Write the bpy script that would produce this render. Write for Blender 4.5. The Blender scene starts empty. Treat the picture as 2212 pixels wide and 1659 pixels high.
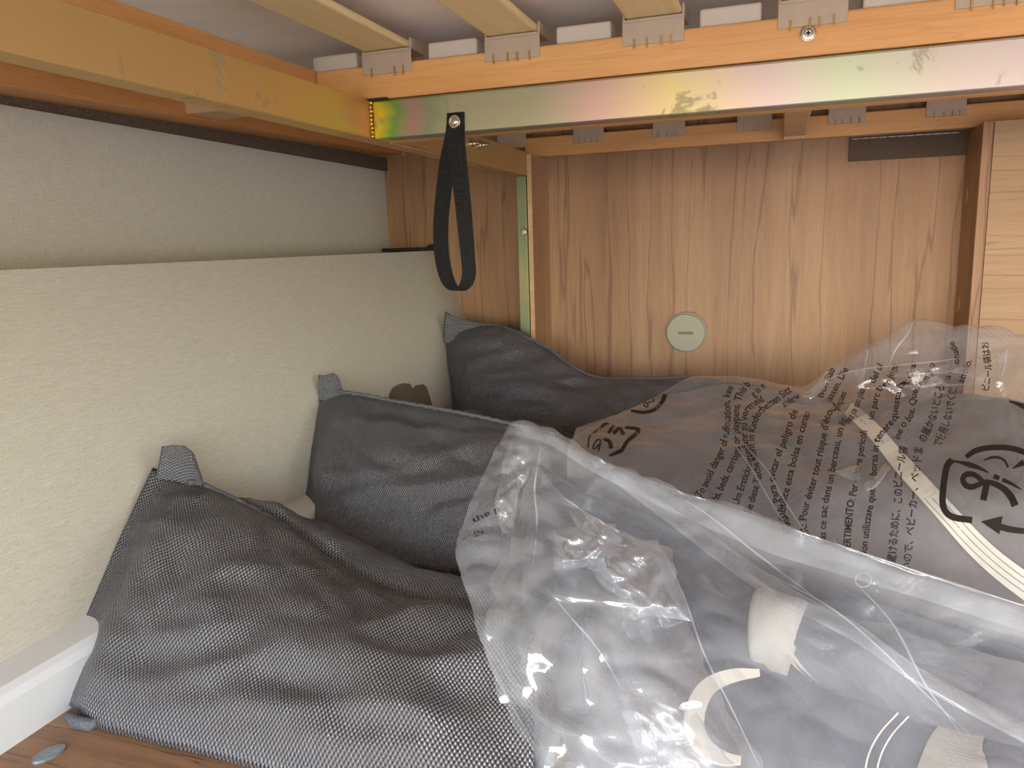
import bpy, bmesh, math, random
import numpy as np
from mathutils import Vector, Matrix, noise
from mathutils.bvhtree import BVHTree

random.seed(7)
SC = bpy.context.scene
COL = SC.collection

# ------------------------------------------------------------------ camera
H = 0.41                                   # eye height above the garage floor
FPX = 1661.0                               # focal length in pixels of a 2212 px wide frame
def _axes(yaw, pitch, roll):
    cy, sy, cp, sp = math.cos(yaw), math.sin(yaw), math.cos(pitch), math.sin(pitch)
    f = np.array([-sy*cp, cy*cp, sp]); r = np.array([cy, sy, 0.0]); u = np.cross(r, f)
    cr, sr = math.cos(roll), math.sin(roll)
    return cr*r+sr*u, -sr*r+cr*u, f
RT, UP, FW = _axes(.3343, -.1810, -.0309)
EYE = np.array([0, 0, H])
cam = bpy.data.cameras.new('camera'); cam_o = bpy.data.objects.new('camera', cam); COL.objects.link(cam_o)
cam.sensor_fit = 'HORIZONTAL'; cam.sensor_width = 36.0; cam.lens = FPX/2212*36.0
cam.clip_start = 0.01; cam.clip_end = 200
M = Matrix.Identity(4)
for i in range(3):
    M[i][0] = RT[i]; M[i][1] = UP[i]; M[i][2] = -FW[i]; M[i][3] = EYE[i]
cam_o.matrix_world = M
SC.camera = cam_o

# ------------------------------------------------------------------ light
W = bpy.data.worlds.new('world'); SC.world = W; W.use_nodes = True
wn = W.node_tree.nodes; wl = W.node_tree.links
bg = wn['Background']
sky = wn.new('ShaderNodeTexSky'); sky.sky_type = 'NISHITA'; sky.sun_disc = False
sky.sun_elevation = math.radians(32); sky.sun_rotation = math.radians(204); sky.air_density = 1.0; sky.dust_density = 1.0
hs = wn.new('ShaderNodeHueSaturation'); hs.inputs['Saturation'].default_value = 0.62
wl.new(sky.outputs[0], hs.inputs['Color']); wl.new(hs.outputs[0], bg.inputs[0]); bg.inputs[1].default_value = 0.9
sun = bpy.data.lights.new('sun', 'SUN'); sun.energy = 1.8; sun.angle = math.radians(0.6); sun.color = (1, .95, .88)
sun_o = bpy.data.objects.new('sun', sun); COL.objects.link(sun_o)
SUN_DIR = Vector((-.35, -0.80, 0.33)).normalized()           # towards the sun
sun_o.rotation_euler = SUN_DIR.to_track_quat('Z', 'Y').to_euler()
SC.view_settings.view_transform = 'Standard'; SC.view_settings.look = 'None'
SC.view_settings.gamma = 1.0; SC.view_settings.use_curve_mapping = False
SC.view_settings.exposure = 0.9

# ------------------------------------------------------------------ geometry helpers
def ray(px, py): return RT*(px-1106)/FPX - UP*(py-829.5)/FPX + FW
def P(px, py, ax, v):
    """world point where the line of sight of a photo pixel meets the plane ax = v (v in world metres)"""
    d = ray(px, py); i = 'XYZ'.index(ax)
    return EYE + d*((v-EYE[i])/d[i])
def PY(px, py, y): return P(px, py, 'Y', y)
def proj(w):
    w = np.asarray(w)-EYE; z = w@FW
    return 1106+FPX*(w@RT)/z, 829.5-FPX*(w@UP)/z

def tag(o, label=None, cat=None, group=None, kind=None):
    if label: o['label'] = label
    if cat: o['category'] = cat
    if group: o['group'] = group
    if kind: o['kind'] = kind
    return o
def empty(name, loc=(0, 0, 0)):
    o = bpy.data.objects.new(name, None); o.empty_display_size = .02
    COL.objects.link(o); o.location = loc
    return o
def link(name, me, mat, parent=None, loc=None, smooth=False):
    o = bpy.data.objects.new(name, me); COL.objects.link(o)
    if mat is not None and not me.materials: me.materials.append(mat)
    if smooth:
        for p in me.polygons: p.use_smooth = True
    if loc is not None: o.location = loc
    if parent is not None:
        o.parent = parent
        o.matrix_parent_inverse = Matrix.Translation(-acc(parent))
    return o
def acc(o):
    v = Vector(o.location)
    while o.parent is not None:
        v = v + o.matrix_parent_inverse.translation; o = o.parent; v = v + Vector(o.location)
    return v
class MB:
    def __init__(s): s.b = bmesh.new()
    def box(s, x0, x1, y0, y1, z0, z1, bev=0.0, seg=2):
        m = Matrix.Translation(((x0+x1)/2, (y0+y1)/2, (z0+z1)/2)) @ Matrix.Diagonal((x1-x0, y1-y0, z1-z0, 1))
        r = bmesh.ops.create_cube(s.b, size=1, matrix=m)
        if bev:
            es = list({e for v in r['verts'] for e in v.link_edges})
            bmesh.ops.bevel(s.b, geom=es, offset=bev, segments=seg, affect='EDGES', profile=.5, clamp_overlap=True)
        return s
    def prism(s, pts, vec):
        vec = Vector(vec)
        a = [s.b.verts.new(Vector(p)) for p in pts]; c = [s.b.verts.new(Vector(p)+vec) for p in pts]
        n = len(a)
        s.b.faces.new(a[::-1]); s.b.faces.new(c)
        for i in range(n): s.b.faces.new((a[i], a[(i+1) % n], c[(i+1) % n], c[i]))
        bmesh.ops.recalc_face_normals(s.b, faces=s.b.faces)
        return s
    def cyl(s, p, q, r0, r1=None, n=20):
        p = Vector(p); q = Vector(q); d = q-p
        m = Matrix.Translation((p+q)/2) @ d.to_track_quat('Z', 'Y').to_matrix().to_4x4()
        bmesh.ops.create_cone(s.b, cap_ends=True, segments=n, radius1=r0, radius2=r0 if r1 is None else r1, depth=d.length, matrix=m)
        return s
    def lathe(s, p, axis, prof, n=28):
        """prof: list of (radius, height along axis)"""
        p = Vector(p); q = Vector(axis).to_track_quat('Z', 'Y').to_matrix()
        rings = []
        for r, h in prof:
            rings.append([s.b.verts.new(p + q @ Vector((r*math.cos(2*math.pi*k/n), r*math.sin(2*math.pi*k/n), h))) for k in range(n)])
        for a, c in zip(rings, rings[1:]):
            for k in range(n): s.b.faces.new((a[k], a[(k+1) % n], c[(k+1) % n], c[k]))
        s.b.faces.new(rings[0][::-1]); s.b.faces.new(rings[-1])
        return s
    def tube(s, pts, r, n=8):
        pts = [Vector(p) for p in pts]; rings = []
        for i, p in enumerate(pts):
            t = (pts[min(i+1, len(pts)-1)]-pts[max(i-1, 0)]).normalized()
            a = t.cross(Vector((0, 0, 1)));
            if a.length < 1e-4: a = Vector((1, 0, 0))
            a.normalize(); c = t.cross(a)
            rr = r[i] if isinstance(r, (list, tuple)) else r
            rings.append([s.b.verts.new(p+(a*math.cos(2*math.pi*k/n)+c*math.sin(2*math.pi*k/n))*rr) for k in range(n)])
        for a, c in zip(rings, rings[1:]):
            for k in range(n): s.b.faces.new((a[k], a[(k+1) % n], c[(k+1) % n], c[k]))
        s.b.faces.new(rings[0][::-1]); s.b.faces.new(rings[-1])
        return s
    def mesh(s, name):
        me = bpy.data.meshes.new(name); s.b.normal_update(); s.b.to_mesh(me); s.b.free(); return me
    def build(s, name, mat, parent=None, loc=None, smooth=False):
        return link(name, s.mesh(name), mat, parent, loc, smooth)

def cr(p, t):
    """Catmull-Rom through an array of points, t in 0..1 by index"""
    p = np.asarray(p, float); n = len(p)-1; x = min(max(t, 0), 1)*n; i = min(int(x), n-1); f = x-i
    a = p[i-1] if i > 0 else 2*p[0]-p[1]; d = p[i+2] if i+2 <= n else 2*p[n]-p[n-1]
    b, c = p[i], p[i+1]
    return .5*((2*b)+(-a+c)*f+(2*a-5*b+4*c-d)*f*f+(-a+3*b-3*c+d)*f**3)
def resample(p, n):
    """n points spread evenly by length along a smooth curve through p"""
    q = np.array([cr(p, k/200) for k in range(201)])
    s = np.concatenate([[0], np.cumsum(np.linalg.norm(np.diff(q, axis=0), axis=1))])
    t = np.linspace(0, s[-1], n)
    return np.stack([np.interp(t, s, q[:, k]) for k in range(q.shape[1])], 1)
def net(rows, nu, nv):
    """bicubic surface through a control net: rows[j][i] -> (nv, nu, 3)"""
    rows = np.asarray(rows, float)
    a = np.stack([np.array([cr(r, k/(nu-1)) for k in range(nu)]) for r in rows])          # (R, nu, 3)
    return np.stack([np.array([cr(a[:, i], k/(nv-1)) for k in range(nv)]) for i in range(nu)], 1)
def normals(g):
    du = np.gradient(g, axis=1); dv = np.gradient(g, axis=0)
    n = np.cross(du, dv); return n/np.maximum(np.linalg.norm(n, axis=2, keepdims=True), 1e-9)
def grid_mesh(name, g, uv=None, close_v=False):
    nv, nu, _ = g.shape
    vs = [tuple(p) for p in g.reshape(-1, 3)]
    fs = []
    for j in range(nv if close_v else nv-1):
        for i in range(nu-1):
            j2 = (j+1) % nv
            fs.append((j*nu+i, j*nu+i+1, j2*nu+i+1, j2*nu+i))
    me = bpy.data.meshes.new(name); me.from_pydata(vs, [], fs); me.update()
    if uv is not None:
        l = me.uv_layers.new(name='uv'); fu = uv.reshape(-1, 2)
        for lp in me.loops: l.data[lp.index].uv = fu[lp.vertex_index]
    return me, vs, fs
def nz(p, f, seed=0.0): return noise.noise(Vector((p[0]*f+seed, p[1]*f+seed*1.7, p[2]*f-seed)))

# ------------------------------------------------------------------ materials
def srgb(r, g, b):
    f = lambda c: (c/255/12.92) if c/255 <= .04045 else ((c/255+.055)/1.055)**2.4
    return (f(r), f(g), f(b), 1)
class NT:
    def __init__(s, name):
        s.m = bpy.data.materials.new(name); s.m.use_nodes = True; s.t = s.m.node_tree
        s.b = s.t.nodes['Principled BSDF']; s.out = s.t.nodes['Material Output']
    def n(s, typ, **kw):
        o = s.t.nodes.new('ShaderNode'+typ)
        for k, v in kw.items():
            if hasattr(o, k) and k not in o.inputs: setattr(o, k, v)
            else: o.inputs[k].default_value = v
        return o
    def l(s, a, b): s.t.links.new(a, b)
    def coord(s, kind='Object', scale=(1, 1, 1), rot=(0, 0, 0)):
        c = s.n('TexCoord'); mp = s.n('Mapping'); mp.inputs['Scale'].default_value = scale; mp.inputs['Rotation'].default_value = rot
        s.l(c.outputs[kind], mp.inputs[0]); return mp.outputs[0]
    def noise(s, vec, scale, detail=4, rough=.55, dist=0):
        o = s.n('TexNoise'); o.inputs['Scale'].default_value = scale; o.inputs['Detail'].default_value = detail
        o.inputs['Roughness'].default_value = rough; o.inputs['Distortion'].default_value = dist
        s.l(vec, o.inputs['Vector']); return o.outputs['Fac']
    def ramp(s, fac, stops, interp='LINEAR'):
        o = s.n('ValToRGB'); e = o.color_ramp; e.interpolation = interp
        while len(e.elements) < len(stops): e.elements.new(.5)
        for el, (p, c) in zip(e.elements, stops): el.position = p; el.color = c
        s.l(fac, o.inputs[0]); return o.outputs[0]
    def math(s, op, a, b=None, clamp=False):
        o = s.n('Math', operation=op, use_clamp=clamp)
        for i, x in enumerate((a, b)):
            if x is None: continue
            if isinstance(x, (int, float)): o.inputs[i].default_value = x
            else: s.l(x, o.inputs[i])
        return o.outputs[0]
    def mix(s, fac, a, b, typ='MIX'):
        o = s.n('Mix', data_type='RGBA', blend_type=typ)
        for sock, x in ((o.inputs[0], fac), (o.inputs[6], a), (o.inputs[7], b)):
            if isinstance(x, (int, float)): sock.default_value = x
            elif isinstance(x, tuple): sock.default_value = x
            else: s.l(x, sock)
        return o.outputs[2]
    def bump(s, h, strength=.3, dist=.001):
        o = s.n('Bump'); o.inputs['Strength'].default_value = strength; o.inputs['Distance'].default_value = dist
        s.l(h, o.inputs['Height']); s.l(o.outputs[0], s.b.inputs['Normal']); return o
    def set(s, **kw):
        for k, v in kw.items():
            i = s.b.inputs[k.replace('_', ' ')]
            if isinstance(v, (int, float, tuple)): i.default_value = v
            else: s.l(v, i)
        return s.m

def wood(name, c_lo, c_mid, c_hi, c_vein, axis='Z', fine=1.0, vein=.6, rough=.5):
    m = NT(name)
    st = {'X': (.06, 1, 1), 'Y': (1, .06, 1), 'Z': (1, 1, .06)}[axis]
    v = m.coord('Object', st)
    a = m.noise(v, 9*fine, 3, .5, .6); b = m.noise(v, 60*fine, 5, .6, .2); c = m.noise(v, 260*fine, 2, .6)
    g = m.math('ADD', m.math('MULTIPLY', a, .62), m.math('MULTIPLY', b, .38))
    col = m.ramp(g, [(.3, c_lo), (.5, c_mid), (.7, c_hi)])
    w = m.n('TexWave', wave_type='BANDS', bands_direction='X' if axis != 'X' else 'Z')
    w.inputs['Scale'].default_value = 5.6*fine; w.inputs['Distortion'].default_value = 15; w.inputs['Detail'].default_value = 4; w.inputs['Detail Scale'].default_value = 1.6; w.inputs['Detail Roughness'].default_value = .6
    m.l(v, w.inputs[0])
    vf = m.ramp(w.outputs['Fac'], [(0.0, (1, 1, 1, 1)), (.015, (.5, .5, .5, 1)), (.06, (0, 0, 0, 1))])
    col = m.mix(m.math('MULTIPLY', vf, vein), col, c_vein)
    col = m.mix(m.math('MULTIPLY', m.ramp(c, [(.35, (1, 1, 1, 1)), (.5, (0, 0, 0, 1))]), .16), col, c_vein)
    m.bump(c, .12, .0006)
    return m.set(Base_Color=col, Roughness=rough)
def plain(name, col, rough=.5, metal=0.0, nscale=0, namp=.12, bump=0, spec=.5):
    m = NT(name)
    if nscale:
        v = m.coord('Object'); f = m.noise(v, nscale, 4)
        d = tuple(c*(1-namp) for c in col[:3])+(1,); h = tuple(min(1, c*(1+namp)) for c in col[:3])+(1,)
        c = m.ramp(f, [(.3, d), (.7, h)])
        if bump: m.bump(f, bump, .001)
    else: c = col
    m.b.inputs['Specular IOR Level'].default_value = spec
    return m.set(Base_Color=c, Roughness=rough, Metallic=metal)

MT = {}
MT['veneer'] = wood('veneer', srgb(140, 102, 68), srgb(160, 120, 83), srgb(176, 138, 100), srgb(98, 66, 42), 'Z', 1.0, .55)
MT['veneer_x'] = wood('veneer_horizontal', srgb(144, 111, 78), srgb(160, 126, 88), srgb(170, 138, 100), srgb(108, 80, 54), 'X', 1.1, .5)
MT['beech_x'] = wood('beech', srgb(196, 138, 78), srgb(210, 154, 92), srgb(220, 168, 106), srgb(176, 118, 62), 'X', 2.2, .25, .42)
MT['beech_y'] = wood('beech_side', srgb(186, 126, 68), srgb(200, 140, 80), srgb(212, 154, 92), srgb(168, 108, 54), 'Y', 2.2, .25, .42)
MT['beech_pale'] = wood('beech_pale', srgb(190, 150, 104), srgb(204, 164, 118), srgb(214, 178, 132), srgb(170, 128, 84), 'X', 2.2, .2, .5)
MT['birch'] = wood('birch', srgb(208, 180, 128), srgb(222, 196, 144), srgb(230, 206, 158), srgb(198, 166, 112), 'Y', 1.6, .2, .45)
MT['floor'] = wood('floor_laminate', srgb(120, 88, 64), srgb(150, 114, 84), srgb(172, 136, 104), srgb(92, 64, 46), 'X', 3.0, .7, .5)
MT['clip'] = plain('clip_plastic', srgb(172, 152, 130), .45, nscale=30, namp=.06)
MT['block'] = plain('block_plastic', srgb(198, 184, 166), .6, nscale=20, namp=.06)
MT['staple'] = plain('staple_brass', srgb(196, 160, 96), .3, .9)
MT['steel'] = plain('bright_steel', srgb(205, 200, 190), .22, 1.0)
MT['white_trim'] = plain('white_trim', srgb(226, 226, 224), .35, nscale=6, namp=.02)
MT['mattress'] = plain('mattress_cloth', srgb(232, 222, 210), .95, nscale=12, namp=.07, bump=.3)
MT['cap_plastic'] = plain('cap_plastic', srgb(150, 144, 124), .45)
MT['brown_plastic'] = plain('brown_plastic', srgb(92, 60, 44), .4)
MT['taupe_plastic'] = plain('taupe_plastic', srgb(112, 98, 80), .5)
MT['plug'] = plain('plug_beige', srgb(160, 122, 84), .5)
MT['zinc_spot'] = plain('galvanised', srgb(150, 160, 168), .45, .6, nscale=160, namp=.3)
MT['concrete'] = plain('paving', srgb(214, 213, 210), .9, nscale=3, namp=.15)
MT['outer'] = plain('outer_wall', srgb(205, 200, 188), .6)
MT['hem_grey'] = plain('grey_hem_cord', srgb(92, 92, 96), .6, nscale=420, namp=.35, bump=.8)
MT['dark_gap'] = plain('near_black', srgb(28, 26, 26), .7)
MT['white_webbing'] = plain('white_webbing', srgb(228, 222, 208), .6)
MT['ink'] = plain('black_print', srgb(34, 27, 24), .6)

def linen():
    m = NT('linen_wallboard')
    a = m.noise(m.coord('Object', (1, .06, 1)), 900, 2, .5); b = m.noise(m.coord('Object', (1, 1, .06)), 900, 2, .5)
    f = m.math('ADD', m.math('MULTIPLY', a, .5), m.math('MULTIPLY', b, .5))
    big = m.noise(m.coord('Object'), 2.0, 2)
    c = m.ramp(f, [(.36, srgb(184, 177, 157)), (.5, srgb(196, 190, 171)), (.64, srgb(206, 200, 183))])
    c = m.mix(m.math('MULTIPLY', big, .10), c, srgb(194, 182, 156))
    m.bump(f, .15, .0006)
    return m.set(Base_Color=c, Roughness=.6)
MT['linen'] = linen()

def felt():
    m = NT('brown_felt'); v = m.coord('Object'); f = m.noise(v, 500, 3, .7)
    m.bump(f, .8, .002); m.b.inputs['Specular IOR Level'].default_value = .1
    return m.set(Base_Color=m.ramp(f, [(.3, srgb(72, 60, 50)), (.7, srgb(128, 110, 94))]), Roughness=1.0)
MT['felt'] = felt()

def zinc(name, axis, stops, streak):
    """yellow chromate plating: interference colours that wander along the bar"""
    m = NT(name); v = m.coord('Object')
    s = m.n('SeparateXYZ'); m.l(v, s.inputs[0])
    d = s.outputs[{'X': 0, 'Y': 1, 'Z': 2}[axis]]
    st = {'X': (.25, 1, 3), 'Y': (1, .25, 3), 'Z': (3, 3, .4)}[axis]
    w = m.noise(m.coord('Object', st), 9, 3, .6, .5)
    t = m.math('ADD', d, m.math('MULTIPLY', m.math('SUBTRACT', w, .5), streak))
    lo, hi = stops[0][0], stops[-1][0]
    t = m.math('DIVIDE', m.math('SUBTRACT', t, lo), hi-lo, True)
    col = m.ramp(t, [((p-lo)/(hi-lo), c) for p, c in stops])
    sp = m.noise(m.coord('Object', (1, 1, 1)), 16, 6, .7, .8)
    th = .59 if axis == 'X' else .63
    stain = m.ramp(sp, [(th, (0, 0, 0, 1)), (th+.04, (1, 1, 1, 1))])
    col = col if axis == 'X' else m.mix(.28, col, (.32, .27, .2, 1))
    col = m.mix(m.math('MULTIPLY', stain, .55), col, srgb(150, 142, 112))
    ro = m.math('ADD', m.math('MULTIPLY', stain, .2), .42)
    m.bump(m.noise(v, 300, 2), .05, .0004)
    return m.set(Base_Color=col, Roughness=ro, Metallic=.6)
MT['zinc_x'] = zinc('chromated_steel_crossbar', 'X', [(-.535, srgb(196, 110, 86)), (-.508, srgb(214, 190, 36)), (-.482, srgb(104, 148, 66)), (-.455, srgb(160, 126, 118)), (-.43, srgb(128, 136, 106)),
    (-.40, srgb(154, 150, 120)), (-.30, srgb(146, 142, 114)), (-.22, srgb(176, 144, 132)), (-.12, srgb(186, 170, 118)), (-.02, srgb(180, 160, 156)), (.06, srgb(168, 176, 148)), (.16, srgb(178, 166, 156)), (.25, srgb(184, 170, 166))], .07)
MT['zinc_y'] = zinc('chromated_steel_beam', 'Y', [(-.2, srgb(206, 160, 96)), (.5, srgb(210, 166, 92)), (.75, srgb(216, 168, 76)), (.88, srgb(222, 186, 60)), (.93, srgb(220, 150, 90)), (1.1, srgb(206, 150, 84)), (1.35, srgb(200, 166, 84)), (1.66, srgb(214, 164, 96))], .18)
MT['zinc_z'] = zinc('chromated_steel_post', 'Z', [(0, srgb(150, 150, 96)), (.2, srgb(122, 142, 108)), (.33, srgb(160, 156, 96)), (.42, srgb(124, 140, 100)), (.55, srgb(112, 128, 84))], .1)
MT['weld'] = plain('weld_bead', srgb(206, 176, 60), .25, .9, nscale=120, namp=.5, bump=.8)

def webbing():
    m = NT('black_webbing'); v = m.coord('UV')
    s = m.n('SeparateXYZ'); m.l(v, s.inputs[0])
    a = m.math('SINE', m.math('MULTIPLY', m.math('ADD', s.outputs[0], m.math('MULTIPLY', s.outputs[1], .8)), 1500))
    b = m.math('SINE', m.math('MULTIPLY', m.math('SUBTRACT', s.outputs[0], m.math('MULTIPLY', s.outputs[1], .8)), 1500))
    h = m.math('MULTIPLY', a, b)
    m.bump(h, .9, .0012)
    return m.set(Base_Color=m.ramp(h, [(.2, srgb(12, 12, 14)), (.9, srgb(52, 52, 52))]), Roughness=.55)
MT['webbing'] = webbing()

def weave(name, lo, hi, cell=.0036):
    """flat tape yarn, plain weave: alternate warp and weft crossings stand proud"""
    m = NT(name); v = m.coord('UV')
    s = m.n('SeparateXYZ'); m.l(v, s.inputs[0])
    k = math.pi/cell
    wob = m.math('MULTIPLY', m.noise(v, 30, 2), .004)
    u = m.math('ADD', s.outputs[0], wob); w = m.math('ADD', s.outputs[1], wob)
    a = m.math('SINE', m.math('MULTIPLY', u, k)); b = m.math('SINE', m.math('MULTIPLY', w, k*1.35))
    h = m.math('ADD', m.math('MULTIPLY', m.math('MULTIPLY', a, b), .5), .5)
    yarn = m.noise(m.coord('UV', (12, 1, 1)), 60, 3, .6); big = m.noise(m.coord('UV', (1, 4, 1)), 8, 3, .6)
    col = m.ramp(h, [(.25, lo), (.75, hi)])
    col = m.mix(m.math('MULTIPLY', yarn, .35), col, lo)
    col = m.mix(m.math('MULTIPLY', m.ramp(big, [(.4, (0, 0, 0, 1)), (.7, (1, 1, 1, 1))]), .3), col, srgb(92, 84, 78))
    m.bump(h, .9, .0018)
    m.b.inputs['Specular IOR Level'].default_value = .8
    return m.set(Base_Color=col, Roughness=.34)
MT['weave'] = weave('grey_tape_weave', srgb(48, 48, 51), srgb(130, 130, 135))
MT['weave_edge'] = weave('grey_tape_hem', srgb(58, 58, 60), srgb(134, 134, 136), .0028)

def cloth(name, a, b, rough=.7):
    m = NT(name); v = m.coord('Object'); f = m.noise(v, 14, 4, .6, .4); g = m.noise(v, 700, 2)
    m.bump(m.math('ADD', f, m.math('MULTIPLY', g, .15)), .5, .006)
    m.b.inputs['Sheen Weight'].default_value = .2
    return m.set(Base_Color=m.ramp(f, [(.3, a), (.7, b)]), Roughness=rough)
MT['grey_cloth'] = cloth('grey_awning_cloth', srgb(96, 92, 94), srgb(122, 116, 116))
MT['slate_cloth'] = cloth('slate_awning_cloth', srgb(62, 68, 80), srgb(88, 94, 106))
MT['beige_cloth'] = cloth('beige_hem', srgb(140, 136, 130), srgb(158, 154, 148))
MT['roll_cloth'] = cloth('roll_cloth', srgb(62, 64, 72), srgb(80, 82, 90))

def film(name, haze, gloss_rough=.07, scuff=.25, bump=.3, refl=.085, tint=(.985, .985, .985, 1)):
    """clear polythene: see-through, glossy at grazing angles, slightly milky"""
    m = NT(name); m.t.nodes.remove(m.b)
    v = m.coord('Object')
    n1 = m.noise(v, 40, 4, .6, 1.0); n2 = m.noise(v, 9, 3, .6, .8); n3 = m.noise(m.coord('Object', (1, 1, 1), (.3, .4, .8)), 140, 2, .5, 2.5)
    bp = m.n('Bump'); bp.inputs['Strength'].default_value = bump; bp.inputs['Distance'].default_value = .004
    m.l(m.math('ADD', n1, m.math('MULTIPLY', n3, .2)), bp.inputs['Height'])
    tr = m.n('BsdfTransparent'); tr.inputs[0].default_value = tint
    gl = m.n('BsdfGlossy'); gl.inputs['Roughness'].default_value = gloss_rough; gl.inputs[0].default_value = (1, 1, 1, 1); m.l(bp.outputs[0], gl.inputs['Normal'])
    geo = m.n('NewGeometry'); dt = m.n('VectorMath', operation='DOT_PRODUCT'); m.l(bp.outputs[0], dt.inputs[0]); m.l(geo.outputs['Incoming'], dt.inputs[1])
    c1_ = m.math('SUBTRACT', 1.0, m.math('ABSOLUTE', dt.outputs['Value']), True)
    frs = m.math('ADD', m.math('MULTIPLY', m.math('POWER', c1_, 5.0), .9), refl, True)      # two faces of a thin film
    df = m.n('BsdfDiffuse'); df.inputs[0].default_value = (.80, .86, .94, 1)
    tl = m.n('BsdfTranslucent'); tl.inputs[0].default_value = (.80, .86, .94, 1)
    hz = m.n('MixShader'); hz.inputs[0].default_value = .45; m.l(df.outputs[0], hz.inputs[1]); m.l(tl.outputs[0], hz.inputs[2])
    a = m.n('MixShader'); m.l(m.math('ADD', m.math('MULTIPLY', m.ramp(n2, [(.35, (0, 0, 0, 1)), (.75, (1, 1, 1, 1))]), scuff), haze), a.inputs[0])
    m.l(tr.outputs[0], a.inputs[1]); m.l(hz.outputs[0], a.inputs[2])
    c = m.n('MixShader'); m.l(frs, c.inputs[0]); m.l(a.outputs[0], c.inputs[1]); m.l(gl.outputs[0], c.inputs[2])
    m.l(c.outputs[0], m.out.inputs[0])
    return m.m
MT['film'] = film('clear_polythene', .085, .09, .09, .16)
MT['film_milky'] = film('milky_polythene', .145, .09, .11, .12)
MT['film_fold'] = film('polythene_fold', .15, .12, .08, .1)
MT['film_crumple'] = film('crumpled_polythene', .10, .07, .08, .10, .14)
MT['film_gleam'] = film('gleam_polythene', .20, .08, .10, .12, .16)  # gathered film; extra white haze puts its sunlit gleam into the colour
MT['crease'] = film('polythene_crease', .35, .15, .1, .1)

# ------------------------------------------------------------------ the setting
YB = 1.765; YF = .954; YFRONT = -.55; XR = 1.35; XBEAM = -.519
tag(MB().box(-.66, XR, YFRONT, YB, -.02, 0).build('floor', MT['floor']), kind='structure')
tag(MB().box(-1.0, XR, YB, YB+.02, 0, 1.0).build('wall_back', MT['veneer']), kind='structure')
wl_ = empty('wall_left', (-.93, .8, 0)); tag(wl_, kind='structure')
MB().box(-.95, -.93, YFRONT, YB, .37, .70).build('upper_panel', MT['linen'], wl_)
MB().prism([(-.80, YFRONT, H-.012), (-.654, YFRONT, H-.358), (-.666, YFRONT, H-.363), (-.812, YFRONT, H-.017)], (0, YB-YFRONT, 0)).build('lower_panel', MT['linen'], wl_)
MB().box(-.93, -.806, YFRONT, YB, H-.034, H-.018).build('ledge', MT['linen'], wl_)
bbm = MB().prism([(-.68, YFRONT, 0), (-.606, YFRONT, 0), (-.606, YFRONT, .040), (-.610, YFRONT, .047), (-.616, YFRONT, .051), (-.654, YFRONT, .052), (-.68, YFRONT, .052)], (0, YB-YFRONT, 0)).build('baseboard_left', MT['white_trim'])
tag(bbm, kind='structure')
# unseen outer wall with the hatch behind the camera sized to limit the sun, right-hand wall, roof over the bed, and the paving outside
of = empty('wall_front', (0, YFRONT, 0)); tag(of, kind='structure')
MB().box(-1.0, XR, YFRONT-.03, YFRONT, H+.20, 1.0).build('lintel', MT['outer'], of)
MB().box(-1.0, -.62, YFRONT-.03, YFRONT, -.02, H+.20).build('jamb', MT['outer'], of)
MB().box(1.10, XR, YFRONT-.03, YFRONT, -.02, H+.20).build('jamb', MT['outer'], of)
orr = empty('wall_right', (XR, .6, 0)); tag(orr, kind='structure')
MB().box(XR, XR+.02, YFRONT, YB, H+.04, 1.0).build('lintel', MT['linen'], orr)
MB().box(XR, XR+.02, YFRONT, .20, -.02, H+.04).build('jamb', MT['linen'], orr)
MB().box(XR, XR+.02, 1.60, YB, -.02, H+.04).build('jamb', MT['linen'], orr)
tag(MB().box(-1.0, XR, YFRONT, YB, 1.0, 1.02).build('ceiling', MT['outer']), kind='structure')
tag(MB().box(-20, 20, -20, 20, -.62, -.6).build('ground', MT['concrete']), kind='structure')

# ------------------------------------------------------------------ steel bed frame
fr = empty('bed_frame', (XBEAM, 1.65, 0))
tag(fr, 'yellow chromated steel bed frame with side beam, crossbar and corner post', 'bed frame')
MB().box(XBEAM-.028, XBEAM, YFRONT+.01, 1.662, H+.143, H+.192, .0015).build('side_beam', MT['zinc_y'], fr)
MB().box(XBEAM+.003, XR-.01, YF, YF+.03, H+.142, H+.191, .003, 3).build('crossbar', MT['zinc_x'], fr)
wb = MB()
for k in range(9):
    z = H+.146+k*.0053
    wb.lathe((XBEAM+.002+random.uniform(-.0006, .0006), YF-.001, z-.0035), (0, 0, 1), [(.0012, 0), (.0032+random.uniform(-.0006, .0006), .0035), (.0012, .007)], 10)
wb.build('weld_bead', MT['weld'], fr, smooth=True)
cp = MB()
a = PY(770, 221, YF-.002); b = PY(835, 214, YF-.002)
cp.box(a[0], b[0], YF-.004, YF+.02, H+.190, H+.1935, .001).build('corner_gusset', MT['dark_gap'], fr)
pz0 = PY(1120, 550, 1.64)[0]; pz1 = PY(1141, 550, 1.64)[0]
MB().box(pz0, pz1, 1.638, 1.662, 0.003, H+.143, .001).build('post', MT['zinc_z'], fr)
c = PY(1132, 501, 1.637)
ps = MB().lathe(c, (0, -1, 0), [(.0078, -.001), (.0078, .001), (.006, .0022), (.003, .0024), (.0028, .001), (.001, .001)], 20).build('post_screw', MT['steel'], fr, smooth=False)
for (px, py) in ((1017, 310), (1037, 313)):
    c = P(px, py, 'X', XBEAM)
    MB().lathe(c, (1, 0, 0), [(.009, 0), (.009, .002), (.006, .003), (.006, .008), (.004, .009), (.0035, .016), (.001, .017)], 12).build('bolt', MT['steel'], fr)
MB().tube([P(*q, 'X', XBEAM+.001) for q in ((845, 309), (900, 321), (960, 337), (1010, 350))], .0016, 6).build('edge_lip', MT['zinc_y'], fr)

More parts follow.
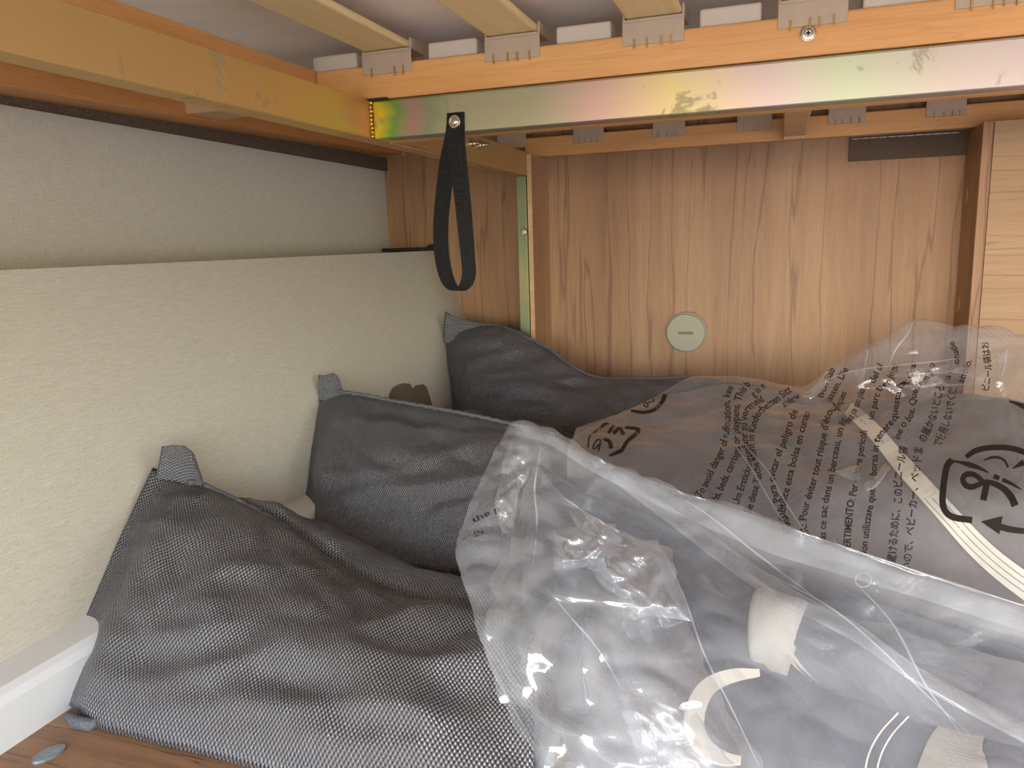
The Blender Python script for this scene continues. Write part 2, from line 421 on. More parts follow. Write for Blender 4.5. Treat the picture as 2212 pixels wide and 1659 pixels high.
# partition board beside the post
dv = empty('partition_board', (-.514, 1.70, 0))
tag(dv, 'narrow upright veneered partition board right of the green steel post', 'partition')
MB().box(XBEAM+.001, -.509, 1.634, YB, 0, H+.186).build('board', MT['veneer'], dv)
MB().box(XBEAM+.0005, -.5085, 1.6325, 1.6345, 0, H+.186).build('edge_band', MT['beech_pale'], dv)

# ------------------------------------------------------------------ slatted bed base over the near half
def staple_mesh():
    return MB().box(-.0009, .0009, -.0018, 0, -.0055, .0055, .0004, 1).mesh('staple')
ST = staple_mesh()
def clip_mesh(w, h, d):
    b = MB(); b.box(-w/2, w/2, -.0022, 0, -h, 0, .0008)
    b.box(-w/2+.002, w/2-.002, -.004, -.0022, -.004, -.0005, .0006)           # lip under the slat
    b.box(-w/2, -w/2+.003, 0, d, .0, .012, .0006); b.box(w/2-.003, w/2, 0, d, 0, .012, .0006)
    b.box(-w/2, w/2, .0, d, -.0016, 0.0)
    return b.mesh('slat_clip')
CL_N = clip_mesh(.0715, .029, .045); CL_F = clip_mesh(.068, .031, .045)
SL_N = MB().box(-.0325, .0325, -1.20, 0, 0, .009, .003).mesh('slat')
BLK = MB().box(-.034, .034, 0, .032, 0, .021, .003, 3).mesh('block')
nb = empty('slatted_bed_base', (0, YF, H+.192))
tag(nb, 'beech slatted bed base lying on top of the steel crossbar', 'bed base')
MB().box(-.60, XR-.02, YF+.003, YF+.028, H+.1925, H+.236, .0025).build('end_rail', MT['beech_x'], nb)
MB().box(-.627, -.60, YFRONT+.02, YF+.028, H+.1925, H+.238, .0025).build('side_rail', MT['beech_y'], nb)
zc = H+.2525
xs = [PY(834, 140, YF)[0], PY(1109, 110, YF)[0], PY(1411, 80, YF)[0], PY(1755, 40, YF)[0]]
step = (xs[3]-xs[0])/3
xs = [xs[0]+step*k for k in range(-0, 6)] + [xs[0]+step*6]
for k, x in enumerate(xs):
    c = link('slat_clip', CL_N, MT['clip'], nb, (x, YF+.003, zc))
    for j, o in enumerate((-.022, -.004, .009, .022)):
        if k == 0 and j == 1: continue
        s = link('staple', ST, MT['staple'], c, (x+o+random.uniform(-.003, .003), YF+.0005, zc-.0265+random.uniform(-.001, .001)))
    link('slat', SL_N, MT['birch'], nb, (x, YF+.03, zc+.0008))
for (p0, p1) in ((665, 778), (918, 1038), (1201, 1322), (1510, 1644), (1868, 2000)):
    x = (PY(p0, 100, YF+.012)[0]+PY(p1, 100, YF+.012)[0])/2
    link('rest_block', BLK, MT['block'], nb, (x, YF+.010, H+.236))
c = PY(1746, 72, YF+.0015)
sc = MB().lathe(c, (0, -1, 0), [(.0085, -.001), (.0085, .0012), (.0062, .0022), (.0045, .0024), (.0038, .0012), (.0005, .0012)], 24).build('screw', MT['steel'], nb)
MB().box(c[0]-.0024, c[0]+.0024, c[1]-.0030, c[1]-.0010, c[2]-.0006, c[2]+.0006).box(c[0]-.0006, c[0]+.0006, c[1]-.0030, c[1]-.0010, c[2]-.0024, c[2]+.0024).build('cross_recess', MT['dark_gap'], sc)
pl = P(632, 170, 'X', -.5995)
MB().box(-.6005, -.5985, pl[1]-.03, pl[1]+.03, pl[2]-.006, pl[2]+.002, .0005).build('joint_plate', MT['clip'], nb)

# mattress lying on both bases
mt = empty('mattress', (.2, .7, H+.285))
tag(mt, 'pale cloth mattress seen from below between the bed slats', 'mattress')
MB().box(-.92, XR-.02, YFRONT+.02, YB-.01, H+.285, H+.40, .012, 3).build('cover', MT['mattress'], mt)

# ------------------------------------------------------------------ slatted bed base over the far half
YR = 1.716
fb = empty('slatted_bed_base', (.3, YR, H+.19))
tag(fb, 'beech slatted bed base behind the crossbar, against the veneered back wall', 'bed base')
zr0 = PY(1500, 316, YR)[2]; zr1 = PY(1500, 270, YR)[2]
MB().box(-.548, XR-.02, YR, YR+.024, zr0, zr1, .0025).build('end_rail', MT['beech_x'], fb)
MB().box(-.515, XR-.02, YF+.034, YF+.058, H+.1425, H+.19, .002).build('near_rail', MT['beech_x'], fb)
zcf = PY(1445, 262, YR)[2]
fxs = [PY(q, 260, YR)[0] for q in (1104, 1271, 1445, 1630, 1829, 2042)] + [PY(2042, 260, YR)[0]+.174]
SL_F = MB().box(-.030, .030, -.69, 0, 0, .009, .003).mesh('slat')
for k, x in enumerate(fxs):
    c = link('slat_clip', CL_F, MT['clip'], fb, (x, YR, zcf))
    for o in (-.020, -.004, .009, .021):
        link('staple', ST, MT['staple'], c, (x+o+random.uniform(-.003, .003), YR-.0025, zcf-.027+random.uniform(-.001, .001)))
    link('slat', SL_F, MT['beech_y'], fb, (x, YR+.018, zcf+.001))
bx0 = PY(1692, 270, YR-.01)[0]; bx1 = PY(1740, 270, YR-.01)[0]
MB().box(bx0, bx1, YF+.06, YR-.001, zr0+.004, zr0+.02, .002).build('brace', MT['beech_pale'], fb)
MB().box(bx0, bx1, YR-.022, YR-.001, zr0-.002, zr1, .002).build('brace_block', MT['beech_pale'], fb)

# wooden support rail of the bed along the left wall
sr = empty('wall_rail', (-.89, .8, H+.17))
tag(sr, 'orange wooden support rail fixed high along the cream left wall', 'rail')
zs0 = P(430, 256, 'X', -.87)[2]
yq0 = P(450, 258, 'X', -.87)[1]; yq1 = P(530, 268, 'X', -.87)[1]; yq2 = P(870, 338, 'X', -.87)[1]
zs = lambda y, p=P(0, 184, 'X', -.87), q=P(850, 331, 'X', -.87): p[2]+(q[2]-p[2])*(y-p[1])/(q[1]-p[1])
def rail_piece(name, x0, x1, y0, y1, f, dz, hgt, mat, par):
    return MB().prism([(x0, y0, f(y0)+dz), (x1, y0, f(y0)+dz), (x1, y0, f(y0)+dz+hgt), (x0, y0, f(y0)+dz+hgt)], (0, y1-y0, f(y1)-f(y0))).build(name, mat, par)
rail_piece('rail_length', -.925, -.87, YFRONT+.02, yq0, zs, 0, .06, MT['beech_y'], sr)
rail_piece('rail_length', -.925, -.87, yq0+.002, yq2, zs, 0, .06, MT['beech_y'], sr)
MB().box(-.90, XBEAM-.03, yq0-.05, yq0+.02, zs0+.003, zs0+.028, .002).build('cross_batten', MT['beech_pale'], sr)
rail_piece('rail_end', -.925, -.866, yq2+.001, min(yq2+.07, YB-.004), zs, -.001, .05, MT['beech_pale'], sr)
fz1 = P(830, 347, 'Y', YB)[2]; fz0 = P(830, 369, 'Y', YB)[2]
fz = lambda y, p=P(0, 222, 'X', -.921), q=P(870, 375, 'X', -.921): p[2]+(q[2]-p[2])*(y-p[1])/(q[1]-p[1])
fl = rail_piece('felt_strip', -.9295, -.921, YFRONT+.02, P(870, 375, 'X', -.921)[1], fz, 0, .03, MT['felt'], None)
tag(fl, 'long dark felt strip along the top of the cream left wall', 'felt strip')

# felt strip on the back wall with its row of staples
f2 = empty('felt_strip', (.2, YB-.003, H+.15))
tag(f2, 'short brown felt strip stapled to the veneered back wall under the far rail', 'felt strip')
a = PY(1833, 349, YB-.006); b = PY(2092, 331, YB-.006)
MB().box(a[0], b[0], YB-.007, YB, a[2], a[2]+.085, .001).build('felt', MT['felt'], f2)
for k in range(12):
    px = 1850+k*19.5
    q = PY(px, 300-(px-1850)*.062, YB-.0075)
    MB().box(q[0]-.008, q[0]+.006, YB-.0085, YB-.0065, q[2]-.0007, q[2]+.0007).build('staple', MT['steel'], f2)

# ------------------------------------------------------------------ veneered cabinet on the right
cxx = PY(2066, 600, YB)[0]; cyf = P(2099, 600, 'X', cxx)[1]
cb = empty('cabinet', (.8, 1.7, 0))
tag(cb, 'light veneered cabinet front with horizontal grain at the right edge', 'cabinet')
MB().box(cxx, XR-.005, cyf+.002, YB-.006, 0, H+.186).build('carcass', MT['veneer'], cb)
MB().box(cxx, cxx+.0165, cyf-.001, cyf+.0025, 0, H+.188, .0008).build('edge_band', MT['veneer'], cb)
MB().box(cxx+.0175, XR-.005, cyf-.0015, cyf+.0025, 0, H+.188, .0008).build('front_panel', MT['veneer_x'], cb)
for q in ((2081, 425), (2068, 655)):
    c = P(*q, 'X', cxx); c[1] = YB-.03
    MB().lathe(c, (-1, 0, 0), [(.019, 0), (.019, .0012), (.017, .002), (.001, .002)], 24).build('screw_cover', MT['plug'], cb)
c = P(2066, 532, 'X', cxx)
hk = empty('shelf_pin', c); tag(hk, 'small brown plastic peg on the side of the right cabinet', 'peg')
MB().prism([(c[0], c[1]-.006, c[2]-.009), (c[0]-.013, c[1]-.006, c[2]-.005), (c[0]-.016, c[1]-.006, c[2]+.002), (c[0]-.012, c[1]-.006, c[2]+.006), (c[0], c[1]-.006, c[2]+.006)], (0, .012, 0)).build('body', MT['brown_plastic'], hk)
MB().box(c[0]-.011, c[0]-.002, c[1]-.0075, c[1]-.006, c[2]-.001, c[2]+.0015).build('slot', MT['dark_gap'], hk)

# round cap in the back wall
c = PY(1481, 719, YB-.02)
vc = empty('outlet_cover', (c[0], YB, c[2])); tag(vc, 'round grey-green plastic cap in the veneered back wall', 'cap')
MB().lathe((c[0], YB, c[2]), (0, -1, 0), [(.0455, 0), (.0455, .009), (.0445, .011), (.001, .011)], 48).build('collar', MT['cap_plastic'], vc)
MB().lathe((c[0], YB-.011, c[2]), (0, -1, 0), [(.0425, 0), (.0425, .008), (.0415, .0095), (.0405, .010), (.001, .010)], 48).build('lid', MT['cap_plastic'], vc)
MB().box(c[0]-.016, c[0]+.016, YB-.0222, YB-.020, c[2]-.0035, c[2]+.0025, .001).build('grip_slot', MT['taupe_plastic'], vc)
for ang in (-25, 68):
    q = Vector((c[0]+.0455*math.cos(math.radians(ang)), YB-.008, c[2]+.0455*math.sin(math.radians(ang))))
    MB().box(q.x-.002, q.x+.002, YB-.009, YB, q.z-.002, q.z+.002, .0006).build('tab', MT['cap_plastic'], vc)

# bracket on the sloping lower wall board
def wall_pt(px, py, off=0.0):
    A = np.array([-.80, 0, H-.012]); B = np.array([-.654, 0, H-.358]); n = np.cross(B-A, [0, 1, 0]); n = n/np.linalg.norm(n)
    if n[0] < 0: n = -n
    d = ray(px, py); t = (n@(A-EYE)+off)/(n@d); return EYE+d*t, n
bk = empty('wall_bracket', wall_pt(890, 900)[0]); tag(bk, 'taupe plastic bracket on the cream sloping wall between two grey sacks', 'bracket')
for name, poly in (('front_lug', ((850, 905), (852, 850), (858, 836), (872, 828), (886, 829), (893, 842), (905, 905))), ('rear_piece', ((893, 905), (893, 842), (900, 832), (914, 830), (922, 836), (930, 862), (942, 905)))):  # rear piece has a similar rounded outline, set closer to the wall
    pts = [wall_pt(*q, .012 if name == 'front_lug' else .004)[0] for q in poly]
    n = wall_pt(*poly[0])[1]
    MB().prism(pts, tuple(-n*.012)).build(name, MT['taupe_plastic'], bk)

# black strip and disc at the end of the ledge
q = PY(935, 537, YB-.01)
MB2 = MB().box(PY(842, 536, YB-.01)[0], q[0]+.01, YB-.05, YB-.001, q[2]-.004, q[2]+.004, .001).lathe((q[0]-.004, YB-.012, q[2]-.002), (0, 1, 0), [(.013, 0), (.013, .011), (.001, .011)], 20).build('black_strip', MT['dark_gap'])
tag(MB2, 'black strip at the far end of the cream wall ledge', 'seal')

# metal plate on the floor
q = P(105, 1627, 'Z', .002); e = P(142, 1606, 'Z', .002)-P(70, 1642, 'Z', .002)
ax_ = Vector(e).normalized(); ay_ = Vector((0, 0, 1)).cross(ax_)
fp = MB(); L_ = Vector(e).length*.5
fp.prism([Vector(q)+ax_*L_*math.cos(t)+ay_*.0075*math.sin(t) - Vector((0, 0, .002)) for t in [2*math.pi*k/36 for k in range(36)]], (0, 0, .0025))
fo = fp.build('floor_plate', MT['zinc_spot']); tag(fo, 'small oval galvanised plate set in the brown floor', 'plate')

# ------------------------------------------------------------------ black strap loop
stp = empty('strap_loop', PY(984, 262, YF)); tag(stp, 'black webbing strap loop screwed to the steel crossbar', 'strap')
def strap_mesh(path, w, th=.0016):
    """path: (px, py, Y, half-width-in-photo-x scaling, twist) -> a band with thickness"""
    pts = resample(np.array([list(PY(a, b, y))+[tw] for a, b, y, tw in path]), 90)
    verts = []; uvs = []; s = 0
    for i, p in enumerate(pts):
        if i: s += np.linalg.norm(p[:3]-pts[i-1][:3])
        t = pts[min(i+1, 89)][:3]-pts[max(i-1, 0)][:3]; t = t/np.linalg.norm(t)
        wdir = np.array([math.cos(p[3]), math.sin(p[3]), 0]); n = np.cross(t, wdir); n /= np.linalg.norm(n)
        for sx, sn in ((-1, -1), (1, -1), (1, 1), (-1, 1)):
            verts.append(p[:3]+wdir*sx*w/2+n*sn*th/2); uvs.append((sx*w/2, s))
    fs = []
    for i in range(89):
        for k in range(4): fs.append((i*4+k, i*4+(k+1) % 4, i*4+4+(k+1) % 4, i*4+4+k))
    fs += [(3, 2, 1, 0), (356, 357, 358, 359)]
    me = bpy.data.meshes.new('webbing'); me.from_pydata([tuple(v) for v in verts], [], fs); me.update()
    l = me.uv_layers.new(name='uv')
    for lp in me.loops: l.data[lp.index].uv = uvs[lp.vertex_index]
    return me
link('webbing', strap_mesh([(984, 243, YF-.0015, 0), (985, 275, YF-.0015, 0), (986, 305, YF-.004, 0), (991, 360, YF-.014, -.05), (999, 430, YF-.026, -.18), (1006, 500, YF-.034, -.3), (1011, 560, YF-.038, -.38),
    (1013, 592, YF-.036, -.4), (1006, 616, YF-.028, -.4), (988, 627, YF-.014, -.35), (970, 612, YF+.0, -.25), (957, 570, YF+.012, -.2), (952, 520, YF+.018, -.18), (953, 470, YF+.018, -.15), (959, 410, YF+.010, -.1), (968, 345, YF+.000, 0), (978, 300, YF-.0035, 0), (983, 270, YF-.0035, 0), (984, 247, YF-.0035, 0)], .0235), MT['webbing'], stp)
c = PY(982, 263, YF-.0045)
wsh = MB().lathe(c, (0, -1, 0), [(.0082, -.0005), (.0082, .0008), (.0074, .0016), (.0062, .0016), (.0056, .0006), (.001, .0006)], 28).build('washer', MT['steel'], stp)
MB().lathe(c, (0, -1, 0), [(.005, .0004), (.005, .0014), (.0038, .0028), (.0016, .0032), (.0010, .0018), (.0003, .0018)], 24).build('screw_head', MT['steel'], stp)

# ------------------------------------------------------------------ grey woven sacks
def sack(label, Fp, Rp, ear, seam_px, bulge, back, seed, backrise=.02, ends=1.0):
    NU, NF, NB = 130, 46, 24
    Fq = []
    for q in Fp:
        p = P(q[0], q[1], 'Z', .004) if len(q) == 2 else PY(*q)
        p[2] = max(p[2], .004); Fq.append(p)
    Rq = [PY(*q) for q in Rp]
    F = resample(Fq, NU); R = resample(Rq, NU)
    ring = np.zeros((NF+NB+8, NU, 3)); uv = np.zeros((NF+NB+8, NU, 2))
    for i in range(NU):
        u = i/(NU-1); f, r = F[i], R[i]
        e = min(1, u/.16); e = e*e*(3-2*e); e2 = math.sqrt(min(1, u/.30))
        tang = F[min(i+1, NU-1)]+R[min(i+1, NU-1)]-F[max(i-1, 0)]-R[max(i-1, 0)]; tang /= np.linalg.norm(tang)
        d = r-f; n = np.cross(tang, d); n /= np.linalg.norm(n)
        if n @ (EYE-f) < 0: n = -n
        bf = np.array([r[0]+.02, r[1]+back*e2, .004]) if True else None
        bf = f + (bf-f)*e2
        wlen = np.linalg.norm(d)
        for j in range(NF):
            t = j/(NF-1)
            b = bulge*(e*.9+.1)*(4*t*(1-t))**.75
            ring[j, i] = f+d*t+n*b; uv[j, i] = (u*.9, t*wlen)
        for j in range(NB):
            t = (j+1)/NB
            n2 = np.array([0, .6, .8])
            ring[NF+j, i] = r+(bf-r)*t+n2*backrise*e2*(4*t*(1-t))**.6; uv[NF+j, i] = (u*.9, wlen+t*.2)
        for j in range(8):
            t = (j+1)/9
            ring[NF+NB+j, i] = bf+(f-bf)*t; uv[NF+NB+j, i] = (u*.9, wlen+.2+t*.2)
    nn = normals(ring)
    sgn = np.sign((nn[NF//2, NU//2] @ (EYE-ring[NF//2, NU//2])))
    for j in range(NF+NB):
        t = j/(NF-1)
        m = 1 if j >= NF else min(1, 6*t)*min(1, 6*abs(1-t)+.12)
        for i in range(NU):
            p = ring[j, i]; u = i/(NU-1)
            q = (p[0]*1.0+p[1]*.8, p[1]*1.4-p[2]*1.2, p[2]*2.2)
            fq = (p[0]*.9+p[2]*.7, p[1]*2.2, p[2]*5.0-p[0]*.8)
            w = .0085*nz(q, 7, seed)+.0055*(abs(nz(q, 13, seed+3))*2-.5)+.0075*(.5-abs(nz(fq, 6.5, seed+7))*1.6)+.0016*nz(p, 42, seed)
            ring[j, i] = p+nn[j, i]*sgn*w*m*min(1, .25+u*5)
    ring[..., 2] = np.maximum(ring[..., 2], .002)
    root = empty('woven_sack', (float(F[NU//3][0]), float(F[NU//3][1]), 0)); tag(root, label, 'sack', 'grey woven sacks')
    me, vs, fs = grid_mesh('body', ring, uv, True)
    bmx = bmesh.new(); bmx.from_mesh(me)
    bmesh.ops.holes_fill(bmx, edges=[e for e in bmx.edges if e.is_boundary], sides=0)
    bmesh.ops.recalc_face_normals(bmx, faces=bmx.faces); bmx.to_mesh(me); bmx.free()
    link('body', me, MT['weave'], root, smooth=True)
    # seam cord along the ridge
    sp = resample([PY(*q) for q in seam_px], 70)
    b = MB(); b.tube([p+np.array([0, -.004, .003+.0008*math.sin(i*2.1)]) for i, p in enumerate(sp)], [.0030+.0005*math.sin(i*2.6) for i in range(70)], 8)
    b.build('seam', MT['hem_grey'], root, smooth=True)
    # gathered corner flap: a folded sheet with thickness
    g = np.array([[PY(*q) for q in row] for row in ear])
    s = net(g, 18, 14)
    n3 = normals(s)
    for j in range(14):
        for i in range(18): s[j, i] += n3[j, i]*.0025*nz(s[j, i], 60, seed)
    uvE = np.stack(np.meshgrid(np.linspace(0, .05, 18), np.linspace(0, .05, 14)), 2)
    me, _, _ = grid_mesh('corner_flap', s, uvE)
    o = link('corner_flap', me, MT['weave_edge'], root, smooth=True)
    so = o.modifiers.new('thick', 'SOLIDIFY'); so.thickness = .003; so.offset = 0
    return root, ring

sackA, ringA = sack('nearest grey woven sack, its hem resting on the white baseboard and brown floor',
    [(122, 1520, .487), (200, 1566), (290, 1594), (560, 1664), (850, 1760), (1150, 1830)],
    [(330, 1010, .69), (400, 1038, .71), (455, 1054, .72), (600, 1128, .72), (770, 1248, .69), (930, 1312, .665), (1060, 1350, .65), (1180, 1380, .64)],
    [[(338, 1034, .684), (372, 1038, .69), (402, 1046, .70), (440, 1050, .708)], [(345, 1000, .690), (374, 998, .692), (405, 1006, .702), (434, 1030, .712)], [(351, 964, .696), (378, 962, .698), (404, 966, .704), (420, 990, .715)]],
    [(414, 1046, .700), (455, 1054, .717), (600, 1128, .717), (770, 1248, .687), (930, 1312, .662), (1060, 1350, .647), (1200, 1385, .63)], .045, .09, 1.3, .032)
sackB, ringB = sack('middle grey woven sack leaning on the cream sloping wall between the other two sacks',
    [(650, 1172, .885), (700, 1210, .85), (780, 1240, .83), (1000, 1280, .83), (1150, 1310, .83)],
    [(692, 862, 1.06), (745, 850, 1.075), (850, 868, 1.075), (1000, 895, 1.06), (1100, 917, 1.05), (1190, 935, 1.04)],
    [[(690, 880, 1.058), (702, 876, 1.06), (720, 868, 1.065), (740, 862, 1.07)], [(688, 845, 1.063), (704, 842, 1.066), (724, 838, 1.07), (742, 850, 1.074)], [(689, 811, 1.07), (706, 810, 1.072), (724, 808, 1.076), (738, 836, 1.08)]],
    [(735, 848, 1.07), (800, 858, 1.07), (850, 868, 1.07), (1000, 895, 1.055), (1100, 917, 1.045), (1200, 940, 1.03)], .03, .16, 5.1, .02)
sackC, ringC = sack('farthest grey woven sack, its corner against the slanted wall board by the green post',
    [(985, 900, 1.47), (1030, 950, 1.40), (1150, 985, 1.34), (1350, 1000, 1.34), (1500, 1000, 1.34)],
    [(962, 735, 1.60), (1005, 708, 1.61), (1100, 708, 1.60), (1180, 752, 1.57), (1240, 795, 1.54), (1300, 818, 1.52), (1400, 820, 1.49), (1560, 815, 1.46)],
    [[(958, 745, 1.592), (985, 735, 1.595), (1030, 722, 1.60), (1090, 712, 1.60)], [(958, 712, 1.60), (990, 712, 1.602), (1030, 710, 1.605), (1095, 708, 1.605)], [(962, 672, 1.61), (985, 684, 1.61), (1030, 696, 1.61), (1098, 704, 1.61)]],
    [(1090, 708, 1.598), (1180, 752, 1.567), (1240, 795, 1.537), (1300, 818, 1.517), (1400, 820, 1.487), (1500, 815, 1.457)], .03, .03, 9.4, .006)
# loose woven loop at the near sack's lower corner
lp = MB(); lp.tube([P(*q, 'Z', z) for q, z in (((145, 1543), .010), ((165, 1560), .005), ((195, 1566), .004), ((222, 1556), .006))], [.004, .006, .006, .003], 8)
lp.build('hem_loop', MT['hem_grey'], sackA, smooth=True)

# ------------------------------------------------------------------ polythene bags
def offset_ray(p, d): 
    v = p-EYE; L = np.linalg.norm(v); return EYE+v*((L+d)/L)
def lump(name, top, mat, parent, zfloor=.006, seed=0, amp=.004):
    """solid bundle: a shaped top surface with a skirt down to the floor"""
    g = top.copy(); n = normals(g)
    for j in range(g.shape[0]):
        for i in range(g.shape[1]): g[j, i] += n[j, i]*amp*(nz(g[j, i], 14, seed)+.5*nz(g[j, i], 34, seed))
    g[..., 2] = np.maximum(g[..., 2], zfloor+.002)
    sk = []
    ctr = g.reshape(-1, 3).mean(0)
    ringi = [(0, i) for i in range(g.shape[1])]+[(j, g.shape[1]-1) for j in range(1, g.shape[0])]+[(g.shape[0]-1, i) for i in range(g.shape[1]-2, -1, -1)]+[(j, 0) for j in range(g.shape[0]-2, 0, -1)]
    vs = [tuple(p) for p in g.reshape(-1, 3)]; nv, nu = g.shape[:2]
    fs = [(j*nu+i, j*nu+i+1, (j+1)*nu+i+1, (j+1)*nu+i) for j in range(nv-1) for i in range(nu-1)]
    base = len(vs)
    for (j, i) in ringi: p = g[j, i]; vs.append((p[0], p[1], zfloor))
    m = len(ringi)
    for k in range(m):
        a = ringi[k]; b = ringi[(k+1) % m]
        fs.append((a[0]*nu+a[1], base+k, base+(k+1) % m, b[0]*nu+b[1]))
    fs.append(tuple(base+k for k in range(m)))
    me = bpy.data.meshes.new(name); me.from_pydata(vs, [], fs); me.update()
    bmx = bmesh.new(); bmx.from_mesh(me); bmesh.ops.recalc_face_normals(bmx, faces=bmx.faces); bmx.to_mesh(me); bmx.free()
    return link(name, me, mat, parent, smooth=True), vs[:base], fs[:(nv-1)*(nu-1)]
def smoothpath(pts, n):
    return resample(np.array(pts, float), n)
class Surf:
    """lets a flat thing be laid on a surface along the line of sight of its photo pixel"""
    def __init__(s, vs, fs): s.t = BVHTree.FromPolygons([Vector(v) for v in vs], fs)
    def hit(s, px, py, off=.0008):
        d = Vector(ray(px, py)).normalized()
        h = s.t.ray_cast(Vector(EYE), d)
        if h[0] is None:
            return None
        return np.array(h[0]-d*off)
def strips(b, surf, poly, width, off, taper=None, n=None):
    """a stroked line (photo pixels) laid on a surface"""
    n = n or max(6, int(sum(math.dist(p, q) for p, q in zip(poly, poly[1:]))/7))
    p = smoothpath(poly, n); prev = None
    for i in range(n):
        t = p[min(i+1, n-1)]-p[max(i-1, 0)]; t /= max(1e-6, np.linalg.norm(t)); nn = np.array([-t[1], t[0]])
        w = width if not isinstance(width, (list, tuple)) else np.interp(i/(n-1), np.linspace(0, 1, len(width)), width)
        a = surf.hit(*(p[i]+nn*w/2), off); c = surf.hit(*(p[i]-nn*w/2), off)
        if a is None or c is None: prev = None; continue
        cur = (b.verts.new(a), b.verts.new(c))
        if prev: b.faces.new((prev[0], prev[1], cur[1], cur[0]))
        prev = cur
def straight(poly): # keep corners: repeat points
    out = []
    for p, q in zip(poly, poly[1:]):
        for k in range(8): out.append((p[0]+(q[0]-p[0])*k/8, p[1]+(q[1]-p[1])*k/8))
    return out+[poly[-1]]
_dg = None
def text_on(b, surf, body, path, size, off=.0008):
    cu = bpy.data.curves.new('t', 'FONT'); cu.body = body; cu.resolution_u = 3; cu.offset = .012
    o = bpy.data.objects.new('t', cu); COL.objects.link(o); bpy.context.view_layer.update()
    me = bpy.data.meshes.new_from_object(o.evaluated_get(bpy.context.evaluated_depsgraph_get()))
    x0 = min((v.co.x for v in me.vertices), default=0); x1 = max((v.co.x for v in me.vertices), default=1)
    n = 160; p = smoothpath(path, n)
    s = np.concatenate([[0], np.cumsum(np.linalg.norm(np.diff(p, axis=0), axis=1))])
    tg = np.gradient(p, axis=0); tg /= np.linalg.norm(tg, axis=1, keepdims=True)
    vm = {}
    for v in me.vertices:
        a = (v.co.x-x0)/(x1-x0)*s[-1]
        q = np.array([np.interp(a, s, p[:, 0]), np.interp(a, s, p[:, 1])]); t = np.array([np.interp(a, s, tg[:, 0]), np.interp(a, s, tg[:, 1])])
        up = np.array([t[1], -t[0]]); q = q+up*v.co.y*size
        h = surf.hit(q[0], q[1], off)
        vm[v.index] = b.verts.new(h) if h is not None else None
    for f in me.polygons:
        vv = [vm[i] for i in f.vertices]
        if all(vv):
            try: b.faces.new(vv)
            except ValueError: pass
    bpy.data.objects.remove(o); bpy.data.curves.remove(cu); bpy.data.meshes.remove(me)
def finish(b, name, mat, parent):
    me = bpy.data.meshes.new(name); b.to_mesh(me); b.free(); return link(name, me, mat, parent)

# ---- rear bag
rows2 = [
 [(1440, 850, 1.30), (1490, 816, 1.33), (1560, 810, 1.36), (1640, 816, 1.38), (1735, 832, 1.37), (1800, 790, 1.36), (1900, 735, 1.34), (1975, 690, 1.33), (2080, 712, 1.30), (2180, 720, 1.27), (2300, 745, 1.25)],
 [(1360, 880, 1.22), (1450, 860, 1.24), (1550, 850, 1.27), (1640, 855, 1.29), (1735, 868, 1.27), (1810, 850, 1.27), (1900, 815, 1.28), (1985, 790, 1.28), (2080, 790, 1.25), (2180, 790, 1.20), (2310, 810, 1.18)],
 [(1280, 915, 1.12), (1410, 910, 1.14), (1530, 910, 1.15), (1640, 910, 1.16), (1740, 915, 1.14), (1830, 905, 1.14), (1915, 885, 1.14), (2000, 870, 1.14), (2090, 865, 1.12), (2190, 870, 1.08), (2320, 890, 1.05)],
 [(1238, 945, 1.02), (1380, 965, 1.02), (1520, 980, 1.02), (1640, 985, 1.02), (1745, 990, 1.02), (1840, 985, 1.01), (1930, 975, 1.01), (2020, 970, 1.00), (2100, 970, .98), (2200, 975, .95), (2330, 990, .92)],
 [(1225, 985, .94), (1370, 1030, .93), (1510, 1060, .92), (1640, 1080, .91), (1745, 1090, .90), (1850, 1095, .89), (1945, 1095, .88), (2030, 1095, .87), (2120, 1100, .86), (2220, 1110, .84), (2350, 1120, .82)],
 [(1230, 1060, .86), (1380, 1130, .85), (1520, 1190, .84), (1650, 1230, .83), (1760, 1260, .82), (1860, 1290, .81), (1960, 1320, .80), (2050, 1340, .79), (2140, 1360, .78), (2240, 1380, .77), (2370, 1400, .76)]]
c2 = np.array([[PY(*q) for q in r] for r in rows2])
back2 = c2[0].copy(); back2[:, 1] += .05; back2[:, 2] = np.maximum(.06, back2[:, 2]-.07)
back3 = back2.copy(); back3[:, 1] -= .0; back3[:, 2] = .03
pb2 = empty('plastic_bag', (.05, 1.0, 0)); tag(pb2, 'clear plastic bag printed with black suffocation warnings, behind the other clear bag', 'plastic bag')
g2 = net(np.concatenate([back3[None], back2[None], c2]), 200, 170)
n2 = normals(g2)
if n2[80, 100] @ (EYE-g2[80, 100]) < 0: n2 = -n2
for j in range(g2.shape[0]):
    for i in range(g2.shape[1]):
        p = g2[j, i]; u = i/199; v = j/169
        ridge = abs(nz((p[0]*1.2, p[1]*.8, p[2]), 9, 2.0)); r2 = abs(nz((p[0], p[1], p[2]), 24, 6.0))
        up_right = max(0, min(1, (u-.45)*5))*max(0, min(1, (.62-v)*5))
        cinch = math.exp(-(((u-.42)/.08)**2+((v-.40)/.10)**2))
        g2[j, i] = p+n2[j, i]*(.007*ridge+.003*r2+up_right*(.012*ridge+.008*r2)+cinch*.01*(r2-.3)-.004)
me, fv2, ff2 = grid_mesh('film', g2)
link('film', me, MT['film'], pb2, smooth=True)
S2 = Surf(fv2, ff2)
